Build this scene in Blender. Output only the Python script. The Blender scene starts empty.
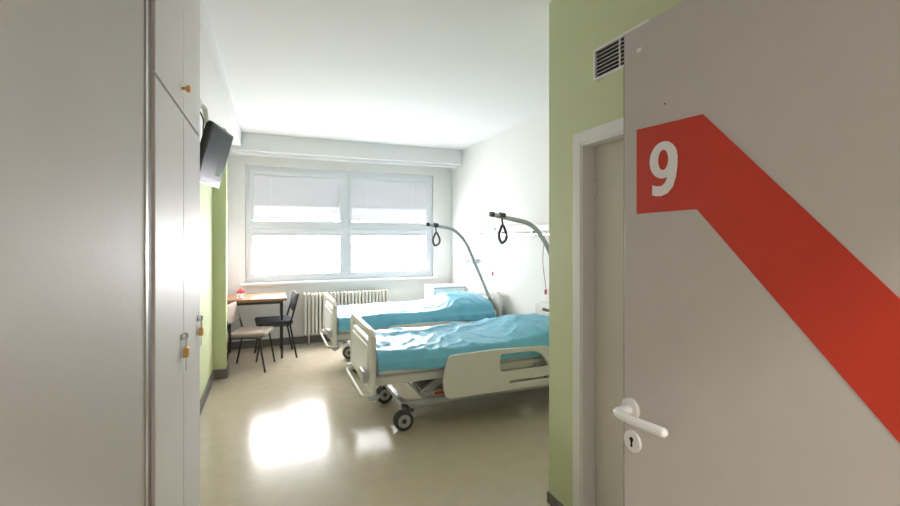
import bpy, bmesh, math, random
from mathutils import Vector, Matrix, noise
random.seed(3)
S=bpy.context.scene
COL=S.collection
# ---------------------------------------------------------------- materials
def mat(name,col,rough=.5,metal=0,nscale=0,namt=.06,bump=0,bscale=40,spec=.5,trans=0,emit=0,coat=0):
    m=bpy.data.materials.new(name); m.use_nodes=True
    nt=m.node_tree; b=nt.nodes['Principled BSDF']
    c=(col[0],col[1],col[2],1)
    b.inputs['Base Color'].default_value=c
    b.inputs['Roughness'].default_value=rough
    b.inputs['Metallic'].default_value=metal
    b.inputs['Specular IOR Level'].default_value=spec
    b.inputs['Transmission Weight'].default_value=trans
    b.inputs['Coat Weight'].default_value=coat
    tc=nt.nodes.new('ShaderNodeTexCoord')
    if nscale:
        n=nt.nodes.new('ShaderNodeTexNoise'); n.inputs['Scale'].default_value=nscale; n.inputs['Detail'].default_value=5
        nt.links.new(tc.outputs['Object'],n.inputs['Vector'])
        r=nt.nodes.new('ShaderNodeValToRGB')
        r.color_ramp.elements[0].position=.3; r.color_ramp.elements[1].position=.7
        r.color_ramp.elements[0].color=(col[0]*(1-namt),col[1]*(1-namt),col[2]*(1-namt),1)
        r.color_ramp.elements[1].color=(min(1,col[0]*(1+namt)),min(1,col[1]*(1+namt)),min(1,col[2]*(1+namt)),1)
        nt.links.new(n.outputs['Fac'],r.inputs['Fac']); nt.links.new(r.outputs['Color'],b.inputs['Base Color'])
    if bump:
        n2=nt.nodes.new('ShaderNodeTexNoise'); n2.inputs['Scale'].default_value=bscale; n2.inputs['Detail'].default_value=4
        nt.links.new(tc.outputs['Object'],n2.inputs['Vector'])
        bp=nt.nodes.new('ShaderNodeBump'); bp.inputs['Strength'].default_value=bump; bp.inputs['Distance'].default_value=.01
        nt.links.new(n2.outputs['Fac'],bp.inputs['Height']); nt.links.new(bp.outputs['Normal'],b.inputs['Normal'])
    return m
M={}
M['wall']=mat('wall_white_paint',(.85,.84,.815),.7,nscale=2,namt=.015,bump=.05,bscale=60)
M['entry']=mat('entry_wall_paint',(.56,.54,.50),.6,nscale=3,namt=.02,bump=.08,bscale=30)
M['green']=mat('green_paint',(.64,.70,.42),.6,nscale=2,namt=.02,bump=.05,bscale=60)
M['ceil']=mat('ceiling_paint',(.86,.86,.86),.8,nscale=2,namt=.01)
M['floor']=mat('linoleum',(.61,.53,.40),.18,nscale=9,namt=.04,bump=.03,bscale=3,spec=.32)
M['base']=mat('baseboard_vinyl',(.17,.15,.13),.5)
M['cab']=mat('cabinet_laminate',(.72,.70,.67),.5,nscale=4,namt=.02)
M['cabedge']=mat('cabinet_edge_brown',(.14,.10,.075),.6)
M['steel']=mat('brushed_steel',(.45,.43,.40),.35,metal=.9)
M['door']=mat('door_laminate',(.59,.555,.525),.5,nscale=14,namt=.02)
M['door2']=mat('bath_door_paint',(.80,.76,.67),.45,nscale=3,namt=.02)
M['frame']=mat('door_frame_paint',(.86,.85,.82),.4)
M['red']=mat('red_decal',(.60,.045,.02),.5,nscale=12,namt=.03)
M['white']=mat('white_plastic',(.88,.87,.86),.35)
M['pvc']=mat('window_pvc',(.80,.815,.84),.4)
M['black']=mat('black_plastic',(.015,.015,.017),.35)
M['dark']=mat('hole_shade_black',(.02,.02,.02),.9)  # near-black colour paints the shade inside grille and keyhole
M['cream']=mat('bed_cream_plastic',(.76,.735,.68),.4)
M['grey']=mat('grey_metal_paint',(.50,.52,.53),.35,metal=.3)
M['dgrey']=mat('dark_grey_rubber',(.06,.06,.065),.6)
M['chrome']=mat('chrome',(.7,.7,.7),.15,metal=1)
M['mattress']=mat('mattress_fabric',(.80,.82,.84),.8,bump=.1,bscale=90)
M['blue']=mat('blue_sheet',(.17,.52,.70),.42,nscale=5,namt=.05,bump=.4,bscale=16)
M['wood']=mat('table_wood',(.30,.15,.075),.35,nscale=18,namt=.2)
M['seat']=mat('beige_upholstery',(.42,.34,.28),.85,bump=.2,bscale=120)
M['seatd']=mat('dark_upholstery',(.05,.05,.06),.85,bump=.2,bscale=120)
M['brass']=mat('brass',(.65,.38,.12),.3,metal=.9)
M['rad']=mat('radiator_enamel',(.78,.74,.64),.4)
M['redc']=mat('red_cord',(.42,.05,.045),.6)
M['pink']=mat('pink_petals',(.8,.10,.14),.6)
M['leaf']=mat('label_green',(.05,.14,.04),.6)
M['bluep']=mat('blue_plastic',(.08,.25,.6),.4)
M['orange']=mat('orange_label',(.75,.15,.04),.5)
M['screen']=mat('tv_screen',(.012,.014,.014),.25,spec=.25)
m=bpy.data.materials.new('blind_slats'); m.use_nodes=True; nt=m.node_tree; nt.nodes.remove(nt.nodes['Principled BSDF'])
d=nt.nodes.new('ShaderNodeBsdfDiffuse'); d.inputs[0].default_value=(.70,.70,.72,1)
t=nt.nodes.new('ShaderNodeBsdfTranslucent'); t.inputs[0].default_value=(.62,.61,.60,1)
mx=nt.nodes.new('ShaderNodeMixShader'); mx.inputs[0].default_value=.016
nt.links.new(d.outputs[0],mx.inputs[1]); nt.links.new(t.outputs[0],mx.inputs[2]); nt.links.new(mx.outputs[0],nt.nodes['Material Output'].inputs[0]); M['blind']=m
m=bpy.data.materials.new('window_glass'); m.use_nodes=True; nt=m.node_tree; nt.nodes.remove(nt.nodes['Principled BSDF'])
d=nt.nodes.new('ShaderNodeBsdfTransparent'); g=nt.nodes.new('ShaderNodeBsdfGlossy'); g.inputs['Roughness'].default_value=.02
mx=nt.nodes.new('ShaderNodeMixShader'); mx.inputs[0].default_value=.06
nt.links.new(d.outputs[0],mx.inputs[1]); nt.links.new(g.outputs[0],mx.inputs[2]); nt.links.new(mx.outputs[0],nt.nodes['Material Output'].inputs[0]); M['glass']=m
# ---------------------------------------------------------------- helpers
def link(o,parent=None):
    COL.objects.link(o)
    if parent is not None: o.parent=parent
    return o
def empty(name,loc=(0,0,0),rz=0):
    e=bpy.data.objects.new(name,None); e.empty_display_size=.1; e.location=loc; e.rotation_euler=(0,0,rz); COL.objects.link(e); return e
def mobj(name,bm,m,parent=None,smooth=False):
    me=bpy.data.meshes.new(name); bmesh.ops.recalc_face_normals(bm,faces=bm.faces[:]); bm.to_mesh(me); bm.free()
    ms=m if isinstance(m,(list,tuple)) else [m]
    for k in ms: me.materials.append(M[k])
    if smooth:
        for p in me.polygons: p.use_smooth=True
    return link(bpy.data.objects.new(name,me),parent)
def addbox(bm,a,b,bev=0,seg=2,mi=0,rot=None,pivot=None):
    a=Vector(a);b=Vector(b)
    r=bmesh.ops.create_cube(bm,size=1)
    vs=r['verts']
    for v in vs: v.co=Vector(((a[i]+b[i])/2+v.co[i]*(b[i]-a[i]) for i in range(3)))
    fs=list({f for v in vs for f in v.link_faces})
    for f in fs: f.material_index=mi
    if bev:
        es=list({e for v in vs for e in v.link_edges})
        rr=bmesh.ops.bevel(bm,geom=es,offset=bev,segments=seg,affect='EDGES',profile=.5)
        vs=list({v for f in rr['faces'] for v in f.verts}|{v for v in vs if v.is_valid})
        for f in rr['faces']: f.material_index=mi
    if rot is not None:
        p=Vector(pivot) if pivot is not None else (a+b)/2
        bmesh.ops.rotate(bm,verts=vs,cent=p,matrix=rot)
    return vs
def box(name,a,b,m,parent=None,bev=0,seg=2,rot=None,pivot=None):
    bm=bmesh.new(); addbox(bm,a,b,bev,seg,0,rot,pivot); return mobj(name,bm,m,parent)
def addcyl(bm,p,q,r,n=20,r2=None,mi=0):
    p=Vector(p);q=Vector(q); d=q-p
    rot=d.to_track_quat('Z','Y').to_matrix().to_4x4()
    mt=Matrix.Translation((p+q)/2)@rot
    g=bmesh.ops.create_cone(bm,cap_ends=True,segments=n,radius1=r,radius2=r if r2 is None else r2,depth=d.length,matrix=mt)
    for v in g['verts']:
        for f in v.link_faces:
            f.material_index=mi; 
            if len(f.verts)==4: f.smooth=True
def cyl(name,p,q,r,m,parent=None,n=20,r2=None):
    bm=bmesh.new(); addcyl(bm,p,q,r,n,r2); return mobj(name,bm,m,parent)
def tomesh(cu,name,m,parent):
    tmp=bpy.data.objects.new('tmp',cu); COL.objects.link(tmp)
    dg=bpy.context.evaluated_depsgraph_get(); dg.update()
    me=bpy.data.meshes.new_from_object(tmp.evaluated_get(dg)); me.name=name
    bpy.data.objects.remove(tmp)
    me.materials.clear(); me.materials.append(M[m])
    return link(bpy.data.objects.new(name,me),parent)
def fil(pts,fillet,closed=False):
    pts=[Vector(p) for p in pts]; out=[]; n=len(pts)
    for i,p in enumerate(pts):
        if not closed and i in (0,n-1): out.append(p); continue
        a=pts[(i-1)%n]; c=pts[(i+1)%n]
        f=min(fillet,(a-p).length*.45,(c-p).length*.45)
        s=p+(a-p).normalized()*f; e=p+(c-p).normalized()*f
        for k in range(7):
            t=k/6; out.append(s*(1-t)**2+p*2*t*(1-t)+e*t*t)
    return out
def tube(name,pts,r,m,parent=None,fillet=0,closed=False,res=4):
    pts=fil(pts,fillet,closed) if fillet else [Vector(p) for p in pts]
    cu=bpy.data.curves.new(name,'CURVE'); cu.dimensions='3D'; cu.bevel_depth=r; cu.bevel_resolution=res; cu.use_fill_caps=True
    sp=cu.splines.new('POLY'); sp.points.add(len(pts)-1)
    for i,p in enumerate(pts): sp.points[i].co=(*p,1)
    sp.use_cyclic_u=closed
    o=tomesh(cu,name,m,parent)
    for p in o.data.polygons: p.use_smooth=True
    return o
def rnd(poly,f,k=6):
    pts=[Vector((p[0],p[1])) for p in poly]; n=len(pts); out=[]
    for i,p in enumerate(pts):
        a=pts[i-1]; c=pts[(i+1)%n]; g=min(f,(a-p).length*.48,(c-p).length*.48)
        s=p+(a-p).normalized()*g; e=p+(c-p).normalized()*g
        for j in range(k+1):
            t=j/k; q=s*(1-t)**2+p*2*t*(1-t)+e*t*t; out.append((q.x,q.y))
    return out
def plate(name,outline,holes,th,m,parent,mw,bev=.004):
    """flat moulded plate: outline in local (u,v), matrix mw to parent space"""
    cu=bpy.data.curves.new(name,'CURVE'); cu.dimensions='2D'; cu.fill_mode='BOTH'; cu.extrude=th/2-bev; cu.bevel_depth=bev; cu.bevel_resolution=2
    for pl in [outline]+holes:
        sp=cu.splines.new('POLY'); sp.points.add(len(pl)-1)
        for i,p in enumerate(pl): sp.points[i].co=(p[0],p[1],0,1)
        sp.use_cyclic_u=True
    o=tomesh(cu,name,m,parent); o.data.transform(mw); return o
MYZ=lambda x:Matrix(((0,0,1,x),(1,0,0,0),(0,1,0,0),(0,0,0,1)))   # u->Y v->Z
MXZ=lambda y:Matrix(((1,0,0,0),(0,0,-1,y),(0,1,0,0),(0,0,0,1)))  # u->X v->Z
# ---------------------------------------------------------------- room dims
XL,XR,YB,H=-.56,2.70,6.60,2.82
XG,YG=1.46,2.12        # bathroom block
XE,YE=-.31,1.42        # entry-passage left wall
box('floor',(-1.6,-2.2,-.1),(3.2,7.0,0),'floor')
box('ceiling',(-1.6,-2.2,H),(3.2,7.0,H+.12),'ceil')
WX0,WX1,WZ0,WZ1=-.315,2.378,.88,2.47
bm=bmesh.new()
addbox(bm,(-1.0,YB,0),(WX0,YB+.3,H)); addbox(bm,(WX1,YB,0),(3.0,YB+.3,H))
addbox(bm,(WX0,YB,0),(WX1,YB+.3,WZ0)); addbox(bm,(WX0,YB,WZ1),(WX1,YB+.3,H))
mobj('wall_back',bm,'wall')
box('wall_right',(XR,YG-.1,0),(XR+.2,YB,H),'wall')
bm=bmesh.new(); addbox(bm,(XL-.2,2.5,0),(XL,YB,2.25),mi=0); addbox(bm,(XL-.2,2.5,2.25),(XL,YB,H),mi=1); mobj('wall_left',bm,['green','wall'])  # white upper part paints in the light that washes out the green
box('wall_pilaster',(XL,5.28,0),(-.435,5.42,H-.17),'green')
box('wall_left_alcove_paint',(XL,5.42,0),(XL+.006,YB,H),'wall')
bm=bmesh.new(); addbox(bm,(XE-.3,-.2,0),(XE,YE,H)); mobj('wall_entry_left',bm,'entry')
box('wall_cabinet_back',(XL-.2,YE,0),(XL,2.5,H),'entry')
box('trim_beam_window',(XL,6.2,2.60),(XR,YB,H),'ceil')
box('trim_beam_left',(XL,2.56,2.65),(-.34,6.2,H),'ceil')
DY0,DY1,DZ=1.03,1.83,1.97
bm=bmesh.new()
addbox(bm,(XG,DY1,0),(XG+.14,YG,H)); addbox(bm,(XG,-.2,0),(XG+.14,DY0,H)); addbox(bm,(XG,DY0,DZ),(XG+.14,DY1,H))
addbox(bm,(XG+.14,YG-.14,0),(XR,YG,H))
mobj('wall_green',bm,'green')
bm=bmesh.new()
addbox(bm,(-1.6,-.34,0),(XE,-.2,H)); addbox(bm,(.93,-.34,0),(3.0,-.2,H)); addbox(bm,(XE,-.34,2.03),(.93,-.2,H))
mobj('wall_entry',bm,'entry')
box('wall_bath_right',(XR,-.2,0),(XR+.2,YG-.1,H),'wall')
box('wall_corridor',(-1.6,-2.3,0),(3.2,-2.2,H),'wall')
box('wall_corridor_left',(-1.7,-2.2,0),(-1.6,-.34,H),'wall')
box('wall_corridor_right',(3.0,-2.2,0),(3.1,-.34,H),'wall')
bb=.10
box('baseboard_left',(XL,2.56,0),(XL+.015,5.28,bb),'base')
box('baseboard_pilaster',(XL+.015,5.265,0),(-.42,5.28,bb),'base')
box('baseboard_pilaster_side',(-.435,5.28,0),(-.42,5.42,bb),'base')
box('baseboard_back',(XL+.006,YB-.015,0),(XR-.015,YB,bb),'base')
box('baseboard_right',(XR-.015,YG,0),(XR,YB,bb),'base')
box('baseboard_green',(XG-.008,1.90,0),(XG,YG+.01,.06),'base')
box('baseboard_green_end',(XG,YG,0),(XR-.015,YG+.01,.06),'base')
box('baseboard_entry_left',(XE,-.2,0),(XE+.012,YE-.02,bb),'base')
# ---------------------------------------------------------------- window
win=empty('window_1')
bm=bmesh.new(); y0,y1=YB+.03,YB+.10; fw=.055
addbox(bm,(WX0,y0,WZ0),(WX1,y1,WZ0+fw),.006); addbox(bm,(WX0,y0,WZ1-fw),(WX1,y1,WZ1),.006)
addbox(bm,(WX0,y0,WZ0+fw),(WX0+fw,y1,WZ1-fw),.006); addbox(bm,(WX1-fw,y0,WZ0+fw),(WX1,y1,WZ1-fw),.006)
xc=(WX0+WX1)/2
addbox(bm,(xc-.035,y0,WZ0+fw),(xc+.035,y1,WZ1-fw),.006)
zt0,zt1=1.615,1.675
addbox(bm,(WX0+fw,y0,zt0),(xc-.035,y1,zt1),.006); addbox(bm,(xc+.035,y0,zt0),(WX1-fw,y1,zt1),.006)
mobj('frame',bm,'pvc',win)
k=0
for (xa,xb) in ((WX0+fw,xc-.035),(xc+.035,WX1-fw)):
    for (za,zb) in ((WZ0+fw,zt0),(zt1,WZ1-fw)):
        k+=1; bm=bmesh.new(); s=.05; ya,yb=YB+.015,YB+.08
        addbox(bm,(xa,ya,za),(xb,yb,za+s),.005); addbox(bm,(xa,ya,zb-s),(xb,yb,zb),.005)
        addbox(bm,(xa,ya,za+s),(xa+s,yb,zb-s),.005); addbox(bm,(xb-s,ya,za+s),(xb,yb,zb-s),.005)
        mobj('sash_%d'%k,bm,'pvc',win)
        box('pane_%d'%k,(xa+s,YB+.05,za+s),(xb-s,YB+.054,zb-s),'glass',win)
        bm=bmesh.new(); 
        addbox(bm,(xa+s-.01,YB+.018,zb-s-.012),(xb-s+.01,YB+.04,zb-s+.018),.003)
        mobj('blind_box_%d'%k,bm,'pvc',win)
        bm=bmesh.new(); z=zb-s-.02; zend=(za+s+.03) if za>1.5 else zb-s-.04
        while z>zend:
            # lower third of the slats hangs slightly more open
            q=(z-za)/(zb-za); R=Matrix.Rotation(math.radians(74 if q<.35 else 80),3,'X')
            addbox(bm,(xa+s,YB+.022,z-.0006),(xb-s,YB+.042,z+.0006),rot=R); z-=.0168
        addbox(bm,(xa+s,YB+.026,zend-.012),(xb-s,YB+.038,zend),.002)
        mobj('blind_%d'%k,bm,'blind',win)
        bm=bmesh.new()
        for xx in (xa+s+.22,xb-s-.22): addbox(bm,(xx-.002,YB+.0205,zend),(xx+.002,YB+.0215,zb-s))
        mobj('blind_cords_%d'%k,bm,'white',win)
box('handle',(xc-.1,YB-.005,1.18),(xc-.08,YB+.015,1.30),'white',win,.004)
box('handle_upper',(xc-.1,YB-.005,1.86),(xc-.08,YB+.015,1.97),'white',win,.004)
box('windowsill',(WX0-.06,YB-.06,WZ0-.04),(WX1+.06,YB+.03,WZ0),'white',win,.008)
box('trim_curtain_track',(-.45,6.30,2.565),(XR-.05,6.335,2.60),'white',None,.004)
# ---------------------------------------------------------------- radiator
bm=bmesh.new(); x=.43
while x<1.60:
    for (ya,yb) in ((6.42,6.475),(6.495,6.55)):
        addbox(bm,(x,ya,.15),(x+.034,yb,.72),.014,3)
    addbox(bm,(x,6.44,.66),(x+.034,6.53,.72),.012,2); addbox(bm,(x,6.44,.15),(x+.034,6.53,.21),.012,2)
    x+=.05
addcyl(bm,(.43,6.485,.19),(1.66,6.485,.19),.018); addcyl(bm,(.43,6.485,.68),(1.63,6.485,.68),.018)
addcyl(bm,(1.66,6.485,.19),(1.66,6.485,0.0),.011); addcyl(bm,(.50,6.485,.16),(.50,6.485,0.0),.012); addcyl(bm,(1.5,6.485,.16),(1.5,6.485,0.0),.012)
mobj('radiator',bm,'rad')
# ---------------------------------------------------------------- wardrobe / built-in cabinets
cb=empty('built_in_wardrobe')
XC=-.33
box('carcass',(XL,1.50,0),(XC-.02,2.545,H),'cabedge',cb)
box('end_panel',(XL,2.545,0),(XC,2.562,H),'cab',cb)
box('plinth',(XC-.02,1.62,0),(XC-.012,2.545,.07),'base',cb)
for i,(ya,yb) in enumerate(((1.62,2.105),(2.112,2.543))):
    for j,(za,zb) in enumerate(((.07,2.000),(2.014,2.80))):
        box('door_leaf_%d_%d'%(i,j),(XC-.02,ya,za),(XC,yb,zb),'cab',cb,.002)
bm=bmesh.new()
addcyl(bm,(XC,2.07,2.10),(XC+.018,2.07,2.10),.006); addcyl(bm,(XC+.015,2.07,2.10),(XC+.03,2.07,2.10),.013,r2=.016)
mobj('knob',bm,'brass',cb,True)
box('trim_edge_strip',(XL,YE,0),(XC-.006,1.60,H),'cabedge')
box('trim_edge_bead',(XE-.02,YE-.02,0),(XE+.004,YE+.003,H),'steel')
for i,yy in enumerate((2.07,2.50)):
    pk=empty('padlock' if i==0 else 'padlock.001',(XC,yy,1.10))
    box('hasp',(0,-.03,-.012),(.004,.03,.012),'steel',pk,.001)
    tube('staple',[(.002,.0,.01),(.02,0,.01),(.02,0,-.01),(.002,0,-.01)],.0025,'steel',pk,fillet=.006)
    tube('shackle',[(.014,-.011,-.045),(.014,-.011,0),(.014,0,.010),(.014,.011,0),(.014,.011,-.045)],.003,'chrome',pk,fillet=.01)
    box('body',(.006,-.018,-.085),(.024,.018,-.045),'brass',pk,.003)
    box('key',(.013,-.004,-.115),(.0155,.004,-.085),'steel',pk)
    box('key_bow',(.013,-.01,-.135),(.0155,.01,-.112),'steel',pk,.001)
# ---------------------------------------------------------------- TV
tv=empty('wall_television',(-.335,3.27,2.03))
tv.rotation_euler=(0,math.radians(15),math.radians(-12))
box('casing',(-.03,-.21,-.185),(.012,.21,.185),'black',tv,.012,3)
box('screen',(.012,-.19,-.15),(.0135,.19,.165),'screen',tv)
box('back_bulge',(-.055,-.12,-.11),(-.03,.12,.10),'black',tv,.01)
box('base_bar',(-.02,-.21,-.195),(.01,.21,-.184),'grey',tv)
box('energy_label',(.0136,.06,-.12),(.0142,.15,-.04),'leaf',tv)
br=empty('television_bracket',(XL,3.05,2.22))
box('wall_plate',(0,-.05,-.09),(.015,.05,.09),'steel',br,.003)
tube('arm',[(.01,0,0),(.16,-.12,.06),(.20,-.05,.05),(.20,.12,-.10)],.014,'white',br,fillet=.02)
box('joint',(.14,-.15,.03),(.19,-.09,.08),'white',br,.008)
tube('cable',[(.01,.03,.05),(.12,-.1,.10),(.2,-.1,-.02),(.18,.03,-.1)],.004,'black',br,fillet=.05)
# ---------------------------------------------------------------- bathroom door + vent
fr=empty('door_2')
bm=bmesh.new()
addbox(bm,(XG-.015,DY1-.0,0),(XG,DY1+.06,DZ+.06),.003); addbox(bm,(XG-.015,DY0-.06,0),(XG,DY0,DZ+.06),.003); addbox(bm,(XG-.015,DY0,DZ),(XG,DY1,DZ+.06),.003)
addbox(bm,(XG-.01,DY1-.012,0),(XG+.14,DY1,DZ)); addbox(bm,(XG-.01,DY0,0),(XG+.14,DY0+.012,DZ)); addbox(bm,(XG-.01,DY0+.012,DZ-.012),(XG+.14,DY1-.012,DZ))
mobj('frame',bm,'frame',fr)
box('leaf',(XG+.07,DY0+.014,.008),(XG+.11,DY1-.014,DZ-.014),'door2',fr)
cyl('hinge_1',(XG+.062,DY1-.018,1.7),(XG+.062,DY1-.018,1.78),.006,'frame',fr); cyl('hinge_2',(XG+.062,DY1-.018,.25),(XG+.062,DY1-.018,.33),.006,'frame',fr)
vt=empty('ventilation_grille')
box('recess_shade',(XG-.004,1.41,2.26),(XG-.001,1.72,2.39),'dark',vt)  # flat dark plate on the wall, painted shade behind the slats
bm=bmesh.new(); 
addbox(bm,(XG-.016,1.40,2.25),(XG,1.73,2.262),.002);addbox(bm,(XG-.016,1.40,2.388),(XG,1.73,2.40),.002)
addbox(bm,(XG-.016,1.40,2.262),(XG,1.412,2.388),.002);addbox(bm,(XG-.016,1.718,2.262),(XG,1.73,2.388),.002);addbox(bm,(XG-.012,1.56,2.262),(XG,1.566,2.388),.001)
for i in range(6):
    z=2.28+i*.018; addbox(bm,(XG-.010,1.412,z-.001),(XG-.005,1.718,z+.001))
mobj('grille',bm,'white',vt)
# ---------------------------------------------------------------- open entrance door with red 9 decal
dr=empty('door_1'); XD=.81
box('leaf',(XD,-.17,.008),(XD+.042,.858,2.0),'door',dr,.002)
box('edge_strip',(XD+.001,.8575,.01),(XD+.041,.860,1.998),'cabedge',dr)
bm=bmesh.new()
pts=[(.816,1.755),(.6415,1.748),(-.10,.945),(-.10,.745),(.655,1.557),(.816,1.555)]
pts[2]=(-.10,1.748-(.7415)*1.10); pts[3]=(-.10,1.557-.755*1.083)
f=[bm.verts.new((XD-.0012,p[0],p[1])) for p in pts]; b2=[bm.verts.new((XD,p[0],p[1])) for p in pts]
bm.faces.new(f); bm.faces.new(b2[::-1])
for i in range(6): bm.faces.new((f[i],f[(i+1)%6],b2[(i+1)%6],b2[i]))
mobj('red_arrow_decal',bm,'red',dr)
bm=bmesh.new(); x9=XD-.002; yc,zb9=.738,1.592
def P9(u,v,x=x9): return bm.verts.new((x,yc-u,zb9+v))
N=48; o_=[];i_=[]
for a in range(N):
    t=a*math.tau/N; o_.append(P9(.038*math.cos(t),.079+.041*math.sin(t))); i_.append(P9(.0135*math.cos(t),.079+.0225*math.sin(t)))
for a in range(N): bm.faces.new((o_[a],o_[(a+1)%N],i_[(a+1)%N],i_[a]))
tailO=[(.038,.079),(.0375,.060),(.034,.038),(.026,.017),(.012,.004),(-.006,-.001),(-.020,0),(-.031,.003)]
tailI=[(.0135,.079),(.0145,.058),(.012,.042),(.006,.029),(-.002,.0225),(-.010,.0215),(-.020,.0225),(-.030,.0255)]
A=[P9(u,v,x9-.0001) for u,v in tailO]; B_=[P9(u,v,x9-.0001) for u,v in tailI]
for a in range(len(A)-1): bm.faces.new((A[a],A[a+1],B_[a+1],B_[a]))
mobj('number_nine',bm,'white',dr)
bm=bmesh.new()
addcyl(bm,(XD,.832,1.085),(XD-.009,.832,1.085),.026,32); mobj('rosette',bm,'white',dr)
tube('lever',[(XD-.005,.832,1.085),(XD-.05,.832,1.085),(XD-.055,.80,1.087),(XD-.052,.76,1.087),(XD-.05,.695,1.092)],.0105,'white',dr,fillet=.02,res=6)
bm=bmesh.new(); bmesh.ops.create_icosphere(bm,subdivisions=3,radius=.0105,matrix=Matrix.Translation((XD-.05,.695,1.092))); mobj('lever_tip',bm,'white',dr,True)
bm=bmesh.new(); addcyl(bm,(XD,.826,1.01),(XD-.007,.826,1.01),.025,32); mobj('key_escutcheon',bm,'white',dr)
bm=bmesh.new(); addcyl(bm,(XD-.0065,.826,1.015),(XD-.008,.826,1.015),.0055,16); addbox(bm,(XD-.008,.8235,.997),(XD-.0065,.8285,1.014)); mobj('keyhole',bm,'dark',dr)
box('label',(XD-.001,.803,1.938),(XD,.815,1.947),'frame',dr); cyl('screw',(XD,.735,1.795),(XD-.002,.735,1.795),.002,'cabedge',dr)
bm=bmesh.new()
for z in (.3,1.0,1.75): addcyl(bm,(XD+.05,-.175,z-.05),(XD+.05,-.175,z+.05),.009)
mobj('hinges',bm,'steel',dr)
bm=bmesh.new()
addbox(bm,(XE-.005,-.35,0),(XE+.02,-.19,2.03)); addbox(bm,(.91,-.35,0),(.935,-.19,2.03)); addbox(bm,(XE+.02,-.35,2.01),(.91,-.19,2.035))
mobj('frame',bm,'frame',dr)
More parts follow.
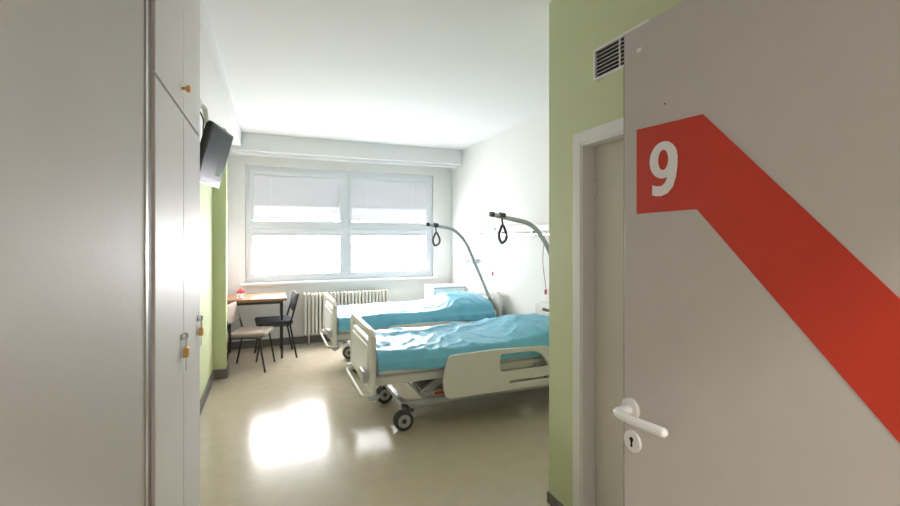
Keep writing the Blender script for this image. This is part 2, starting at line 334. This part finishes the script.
# ---------------------------------------------------------------- hospital beds
def bed(name,loc,seed,pole=True,bump=.12,rdz=0):
    B=empty(name,loc); L,W=2.0,.90
    for nm,x in (('footboard',0.0),('headboard',L-.03)):
        out=[(.02,.36),(W-.02,.36),(W,.42),(W,.76),(W-.06,.81),(.06,.81),(0,.76),(0,.42)]
        hole=rnd([(.12,.715),(W-.12,.715),(W-.12,.765),(.12,.765)],.022)
        plate(nm,rnd(out,.06),[hole],.032,'cream',B,MYZ(x+.016),.010)
        plate(nm+'_inset',rnd([(.12,.42),(W-.12,.42),(W-.12,.68),(.12,.68)],.04),[],.012,'white',B,MYZ(x+.016+(-.018 if x==0 else .018)),.003)
        for j,yy in enumerate((.01,W-.01)):
            tube(nm+'_post_%d'%j,[(x+.016,yy,.30),(x+.016,yy,.78)],.021,'cream',B,res=5)
            cyl(nm+'_bumper_%d'%j,(x+.016,yy,.325),(x+.016,yy,.35),.045,'grey',B,24)
    bm=bmesh.new()
    for yy in (.04,W-.07): addbox(bm,(.03,yy,.40),(L-.03,yy+.03,.46),.006)
    for xx in (.05,.55,1.05,1.5,L-.08): addbox(bm,(xx,.07,.41),(xx+.03,W-.07,.45),.004)
    mobj('mattress_frame',bm,'cream',B)
    box('mattress_deck',(.05,.05,.455),(L-.05,W-.05,.475),'grey',B,.005)
    box('mattress',(.045,.02,.475),(L-.045,W-.02,.615),'mattress',B,.035,4)
    bm=bmesh.new()
    for yy in (.13,W-.16): addbox(bm,(.26,yy,.17),(1.78,yy+.03,.22),.006)
    for xx in (.26,.98,1.74): addbox(bm,(xx,.13,.175),(xx+.04,W-.13,.215),.005)
    mobj('base_frame',bm,'grey',B)
    box('base_cover',(.45,.18,.215),(1.6,W-.18,.26),'cream',B,.015)
    bm=bmesh.new()
    for x0 in (.42,1.42):
        for yy in (.2,W-.24):
            addbox(bm,(x0,yy,.30),(x0+.36,yy+.035,.35),.006,rot=Matrix.Rotation(math.radians(-32),3,'Y'))
        addcyl(bm,(x0+.03,.15,.235),(x0+.03,W-.15,.235),.018); addcyl(bm,(x0+.32,.12,.42),(x0+.32,W-.12,.42),.018)
    mobj('lift_arms',bm,'grey',B)
    bm=bmesh.new(); addcyl(bm,(.5,.45,.29),(.95,.45,.38),.03); addbox(bm,(.86,.38,.29),(1.05,.52,.41),.01); mobj('lift_motor',bm,'dgrey',B)
    box('warning_label',(.55,.176,.225),(.66,.179,.25),'orange',B)
    bm=bmesh.new(); addcyl(bm,(.30,.06,.19),(.30,W-.06,.19),.011); addbox(bm,(.22,.03,.175),(.33,.06,.195),.005); addbox(bm,(.22,W-.06,.175),(.33,W-.03,.195),.005); mobj('brake_bar',bm,'dgrey',B)
    k=0
    for xx in (.30,1.74):
        for yy in (.13,W-.145):
            k+=1; r=.076
            bm=bmesh.new()
            for s in (-.017,.017):
                addcyl(bm,(xx-.02,yy+.015+s-.011,r),(xx-.02,yy+.015+s+.011,r),r,32,mi=0)
                addcyl(bm,(xx-.02,yy+.015+s-.0125,r),(xx-.02,yy+.015+s+.0125,r),r*.66,28,mi=1)
                addcyl(bm,(xx-.02,yy+.015+s-.014,r),(xx-.02,yy+.015+s+.014,r),r*.25,16,mi=0)
            addbox(bm,(xx-.05,yy+.011,.07),(xx+.02,yy+.019,.155),.0,mi=1)
            addbox(bm,(xx-.045,yy-.012,.145),(xx+.02,yy+.042,.172),.008,mi=1)
            mobj('caster_%d'%k,bm,['dgrey','grey'],B)
    for sd,yy in (('a',-.045),('b',W+.045)):
        out=rnd([(.56,.27),(1.72,.27),(1.72,.40),(1.62,.47),(1.48,.585),(.98,.60),(.58,.59),(.54,.40)],.05)
        h1=rnd([(1.02,.415),(1.50,.415),(1.42,.53),(1.34,.565),(1.02,.568)],.035)
        h2=rnd([(1.10,.315),(1.60,.315),(1.60,.345),(1.10,.345)],.014)
        plate('side_rail_'+sd,out,[h1,h2],.026,'cream',B,Matrix.Translation((0,0,rdz))@MXZ(yy),.006)
        s=1 if yy<0 else -1
        for j,xx in enumerate((.85,1.40)):
            tube('side_rail_%s_link_%d'%(sd,j),[(xx,yy+s*.015,.38),(xx,yy+s*.075,.43)],.012,'grey',B)
    box('foot_control',(-.045,.10,.41),(-.012,.24,.50),'grey',B,.008)
    tube('foot_bar',[(.02,.05,.33),(-.05,.08,.33),(-.05,W-.08,.33),(.02,W-.05,.33)],.012,'cream',B,fillet=.04)
    bm=bmesh.new(); nx,ny=150,100; x0,x1=.045,1.90; drop=.085
    tot=drop+(W)+drop
    V=[]
    for i in range(nx+1):
        row=[]
        fx=i/nx; X=x0+(x1-x0)*fx
        for j in range(ny+1):
            s=j/ny*tot; 
            n1=noise.noise(Vector((X*1.5+seed,s*2.0,seed)))
            n2=noise.noise(Vector((X*5+seed*2,s*7,seed)))
            r1=abs(noise.noise(Vector((X*1.3+s*3.2+seed,s*1.1-X*2.6,seed*3))))
            r2=abs(noise.noise(Vector((X*4.5-s*3+seed,s*4.1+X*1.0,seed*5))))
            r3=abs(noise.noise(Vector((X*9+s*2+seed,s*3-X*2.0,seed*7))))
            d2=drop+.03*noise.noise(Vector((X*3,seed,7 if s<tot/2 else 2)))
            top=.630+.014*n1+.005*n2+.012*max(0,1-r1*4)+.009*max(0,1-r2*4)+.006*max(0,1-r3*4)
            h=max(0,min(1,(X-1.15)/.40)); h=h*h*(3-2*h); hh=max(0,min(1,(X-1.72)/.25)); hh=hh*hh
            cy=math.sin(math.pi*max(0,min(1,(s-drop)/W)))**.5
            top+=bump*(h-.55*hh)*cy
            r=.04
            wav=.5+.5*math.sin(X*38+3*noise.noise(Vector((X*2,seed,9))))
            if s<drop:
                q=(drop-s)/drop; Y=-.012-.016*wav*q; Z=.632-r-q*d2
            elif s>tot-drop:
                q=(s-(tot-drop))/drop; Y=W+.012+.016*wav*q; Z=.632-r-q*d2
            else:
                Y=s-drop; e=min(Y,W-Y)
                Z=top-(r*(1-e/r)**2+ (top-.632)*(1-e/r) if e<r else 0)
            row.append(bm.verts.new((X+.006*n2,Y,Z)))
        V.append(row)
    for i in range(nx):
        for j in range(ny): bm.faces.new((V[i][j],V[i+1][j],V[i+1][j+1],V[i][j+1]))
    o=mobj('blanket',bm,'blue',B,True)
    md=o.modifiers.new('s','SOLIDIFY'); md.thickness=.008; md.offset=1
    bm=bmesh.new(); addbox(bm,(1.55,.14,.60),(1.95,W-.14,.70),.045,5); mobj('pillow',bm,'mattress',B,True)
    py=.22 if pole=='far' else .30
    if pole=='far': P=[(1.98,py,.42),(1.98,py,.66),(1.62,py,1.44),(1.46,py,1.60),(1.12,py,1.65)]
    else: P=[(1.95,py,.42),(1.94,py,.70),(1.74,py,1.38),(1.56,py,1.62),(1.13,py,1.70)]
    tube('lifting_pole',P,.021,'grey',B,fillet=.12,res=6)
    ex=P[-1][0]; ez=P[-1][2]
    tube('pole_cap',[(ex-.015,py,ez+.002),(ex+.02,py,ez-.002)],.024,'dgrey',B)
    hx=ex+.10
    tube('strap_reel',[(hx-.025,py,ez-.006),(hx+.03,py,ez-.012)],.027,'dgrey',B)
    tube('grab_strap',[(hx,py,ez-.02),(hx+.01,py,ez-.09)],.008,'dgrey',B)
    tube('grab_handle',[(hx+.01,py,ez-.08),(hx-.05,py-.03,ez-.19),(hx-.02,py-.03,ez-.26),(hx+.06,py+.03,ez-.23),(hx+.07,py+.03,ez-.18)],.012,'dgrey',B,fillet=.04,closed=True)
    return B
bed('hospital_bed',(.68,3.20,0),1.3,'near',.08)
bed('hospital_bed',(.62,4.80,0),5.1,'far',.14,rdz=-.07)
# ---------------------------------------------------------------- bedside cabinet
bc=empty('bedside_cabinet',(2.16,5.95,0))
box('carcass',(0,0,.08),(.48,.42,.76),'white',bc,.006)
box('top',(-.01,-.01,.76),(.49,.43,.785),'grey',bc,.008)
box('drawer_front',(-.012,.02,.60),(0,.40,.74),'cream',bc,.004); box('door_front',(-.012,.02,.10),(0,.40,.58),'cream',bc,.004)
bm=bmesh.new()
for x in (.05,.43):
    for y in (.05,.37): addcyl(bm,(x,y-.012,.03),(x,y+.012,.03),.03); addbox(bm,(x-.01,y-.018,.03),(x+.01,y+.018,.08))
mobj('casters',bm,'dgrey',bc)
# ---------------------------------------------------------------- wall service rail
sr=empty('medical_wall_rail')
box('channel',(XR-.05,2.6,1.565),(XR,5.95,1.635),'white',sr,.006)
box('lower_rail',(XR-.03,2.6,1.52),(XR-.018,5.95,1.54),'chrome',sr)
for i,y in enumerate((3.0,4.2,4.9,5.5)): 
    box('bracket_%d'%i,(XR-.03,y,1.51),(XR,y+.02,1.57),'steel',sr)
    box('socket_%d'%i,(XR-.056,y+.1,1.578),(XR-.05,y+.17,1.622),'cream' if i%2 else 'bluep',sr,.002)
def cord(y,z0,z1,nm):
    c=empty(nm,(XR-.03,y,0)); tube('cord',[(0,0,z0),(-.02,.02,(z0+z1)/2),(0,-.02,z1)],.003,'redc',c,fillet=.1); box('handset',(-.01,-.025,z1-.05),(.01,.0,z1),'redc',c,.004)
cord(5.15,1.56,1.05,'nurse_call_cord'); cord(3.95,1.56,.95,'nurse_call_cord')
sh=empty('wall_shelf',(XR,5.6,1.18)); box('board',(-.14,0,0),(0,.30,.015),'white',sh,.003); box('bracket_1',(-.10,.04,-.05),(0,.05,0),'white',sh); box('bracket_2',(-.10,.25,-.05),(0,.26,0),'white',sh)
# ---------------------------------------------------------------- table
tb=empty('writing_table',(-.53,5.84,0))
box('top',(0,0,.715),(.72,.62,.75),'wood',tb,.004)
bm=bmesh.new()
for x in (.03,.65):
    for y in (.03,.56): addbox(bm,(x,y,0),(x+.028,y+.028,.715),.003)
addbox(bm,(.05,.035,.68),(.66,.055,.715)); addbox(bm,(.05,.565,.68),(.66,.585,.715)); addbox(bm,(.655,.05,.68),(.672,.57,.715))
mobj('legs',bm,'black',tb)
fl=empty('flower_vase',(-.34,6.0,.75))
bm=bmesh.new(); addcyl(bm,(0,0,0),(0,0,.012),.035); addcyl(bm,(0,0,.01),(0,0,.055),.022,r2=.034); mobj('glass_cup',bm,'white',fl)
tube('stem',[(0,0,.02),(.004,0,.075)],.003,'leaf',fl)
bm=bmesh.new()
for a in range(7):
    t=a*math.tau/7; bmesh.ops.create_icosphere(bm,subdivisions=2,radius=.022,matrix=Matrix.Translation((.004+.026*math.cos(t),.026*math.sin(t),.085+.004*(a%2))))
bmesh.ops.create_icosphere(bm,subdivisions=2,radius=.022,matrix=Matrix.Translation((.004,0,.10))); mobj('blossom',bm,'pink',fl,True)
# ---------------------------------------------------------------- chairs
def chair(loc,rz,sm,sc=.95):
    C=empty('visitor_chair',loc,rz); C.scale=(sc,sc,sc)
    bm=bmesh.new(); addbox(bm,(-.20,-.21,.425),(.22,.21,.475),.022,4); mobj('seat',bm,sm,C,True)
    R=Matrix.Rotation(math.radians(-12),3,'Y')
    bm=bmesh.new(); addbox(bm,(-.245,-.21,.575),(-.215,.21,.80),.014,4,rot=R); mobj('backrest',bm,sm,C,True)
    for i,y in enumerate((-.225,.225)):
        tube('front_leg_%d'%i,[(.22,y,.008),(.15,y,.42),(-.17,y,.42)],.011,'black',C,fillet=.05)
        tube('rear_leg_%d'%i,[(-.24,y,.008),(-.16,y,.42),(-.215,y,.62),(-.26,y*.93,.79)],.011,'black',C,fillet=.05)
    tube('front_stretcher',[(.155,-.225,.41),(.155,.225,.41)],.009,'black',C); tube('rear_stretcher',[(-.16,-.225,.41),(-.16,.225,.41)],.009,'black',C)
chair((-.20,5.56,0),math.radians(-14),'seat',.93)
chair((.05,6.02,0),math.radians(184),'seatd',1)
# ---------------------------------------------------------------- lights
W=bpy.data.worlds.new('overcast_sky'); S.world=W; W.use_nodes=True
bg=W.node_tree.nodes['Background']; bg.inputs[0].default_value=(.985,.975,1,1); bg.inputs[1].default_value=33
def area(name,loc,rot,sx,sy,e,col=(1,1,1),portal=False):
    l=bpy.data.lights.new(name,'AREA'); l.shape='RECTANGLE'; l.size=sx; l.size_y=sy; l.energy=e; l.color=col
    o=bpy.data.objects.new(name,l); o.location=loc; o.rotation_euler=rot; COL.objects.link(o)
    if portal: l.cycles.is_portal=True
    return o
area('window_portal',(xc,YB+.35,1.67),(math.radians(-90),0,0),2.7,1.6,10,portal=True)
cl=empty('corridor_fill_fixture',(.5,-1.3,H))  # unseen fixture, added to carry the fill light
box('fill_housing',(-.6,-.15,-.05),(.6,.15,0),'white',cl,.01)
area('corridor_fill_light',(.5,-1.3,H-.06),(0,0,0),1.1,.28,80,(1,.95,.90))  # added fill from behind the camera, brightens entry wall and door
# ---------------------------------------------------------------- camera
cam=bpy.data.cameras.new('camera'); co=bpy.data.objects.new('camera',cam); COL.objects.link(co)
co.location=(0,0,1.5); co.rotation_euler=(math.radians(90),0,math.radians(-22))
cam.sensor_width=36; cam.lens=17.8; cam.shift_y=-16/900; cam.clip_start=.02
S.camera=co
S.view_settings.view_transform='Standard'; S.view_settings.look='None'; S.view_settings.exposure=0
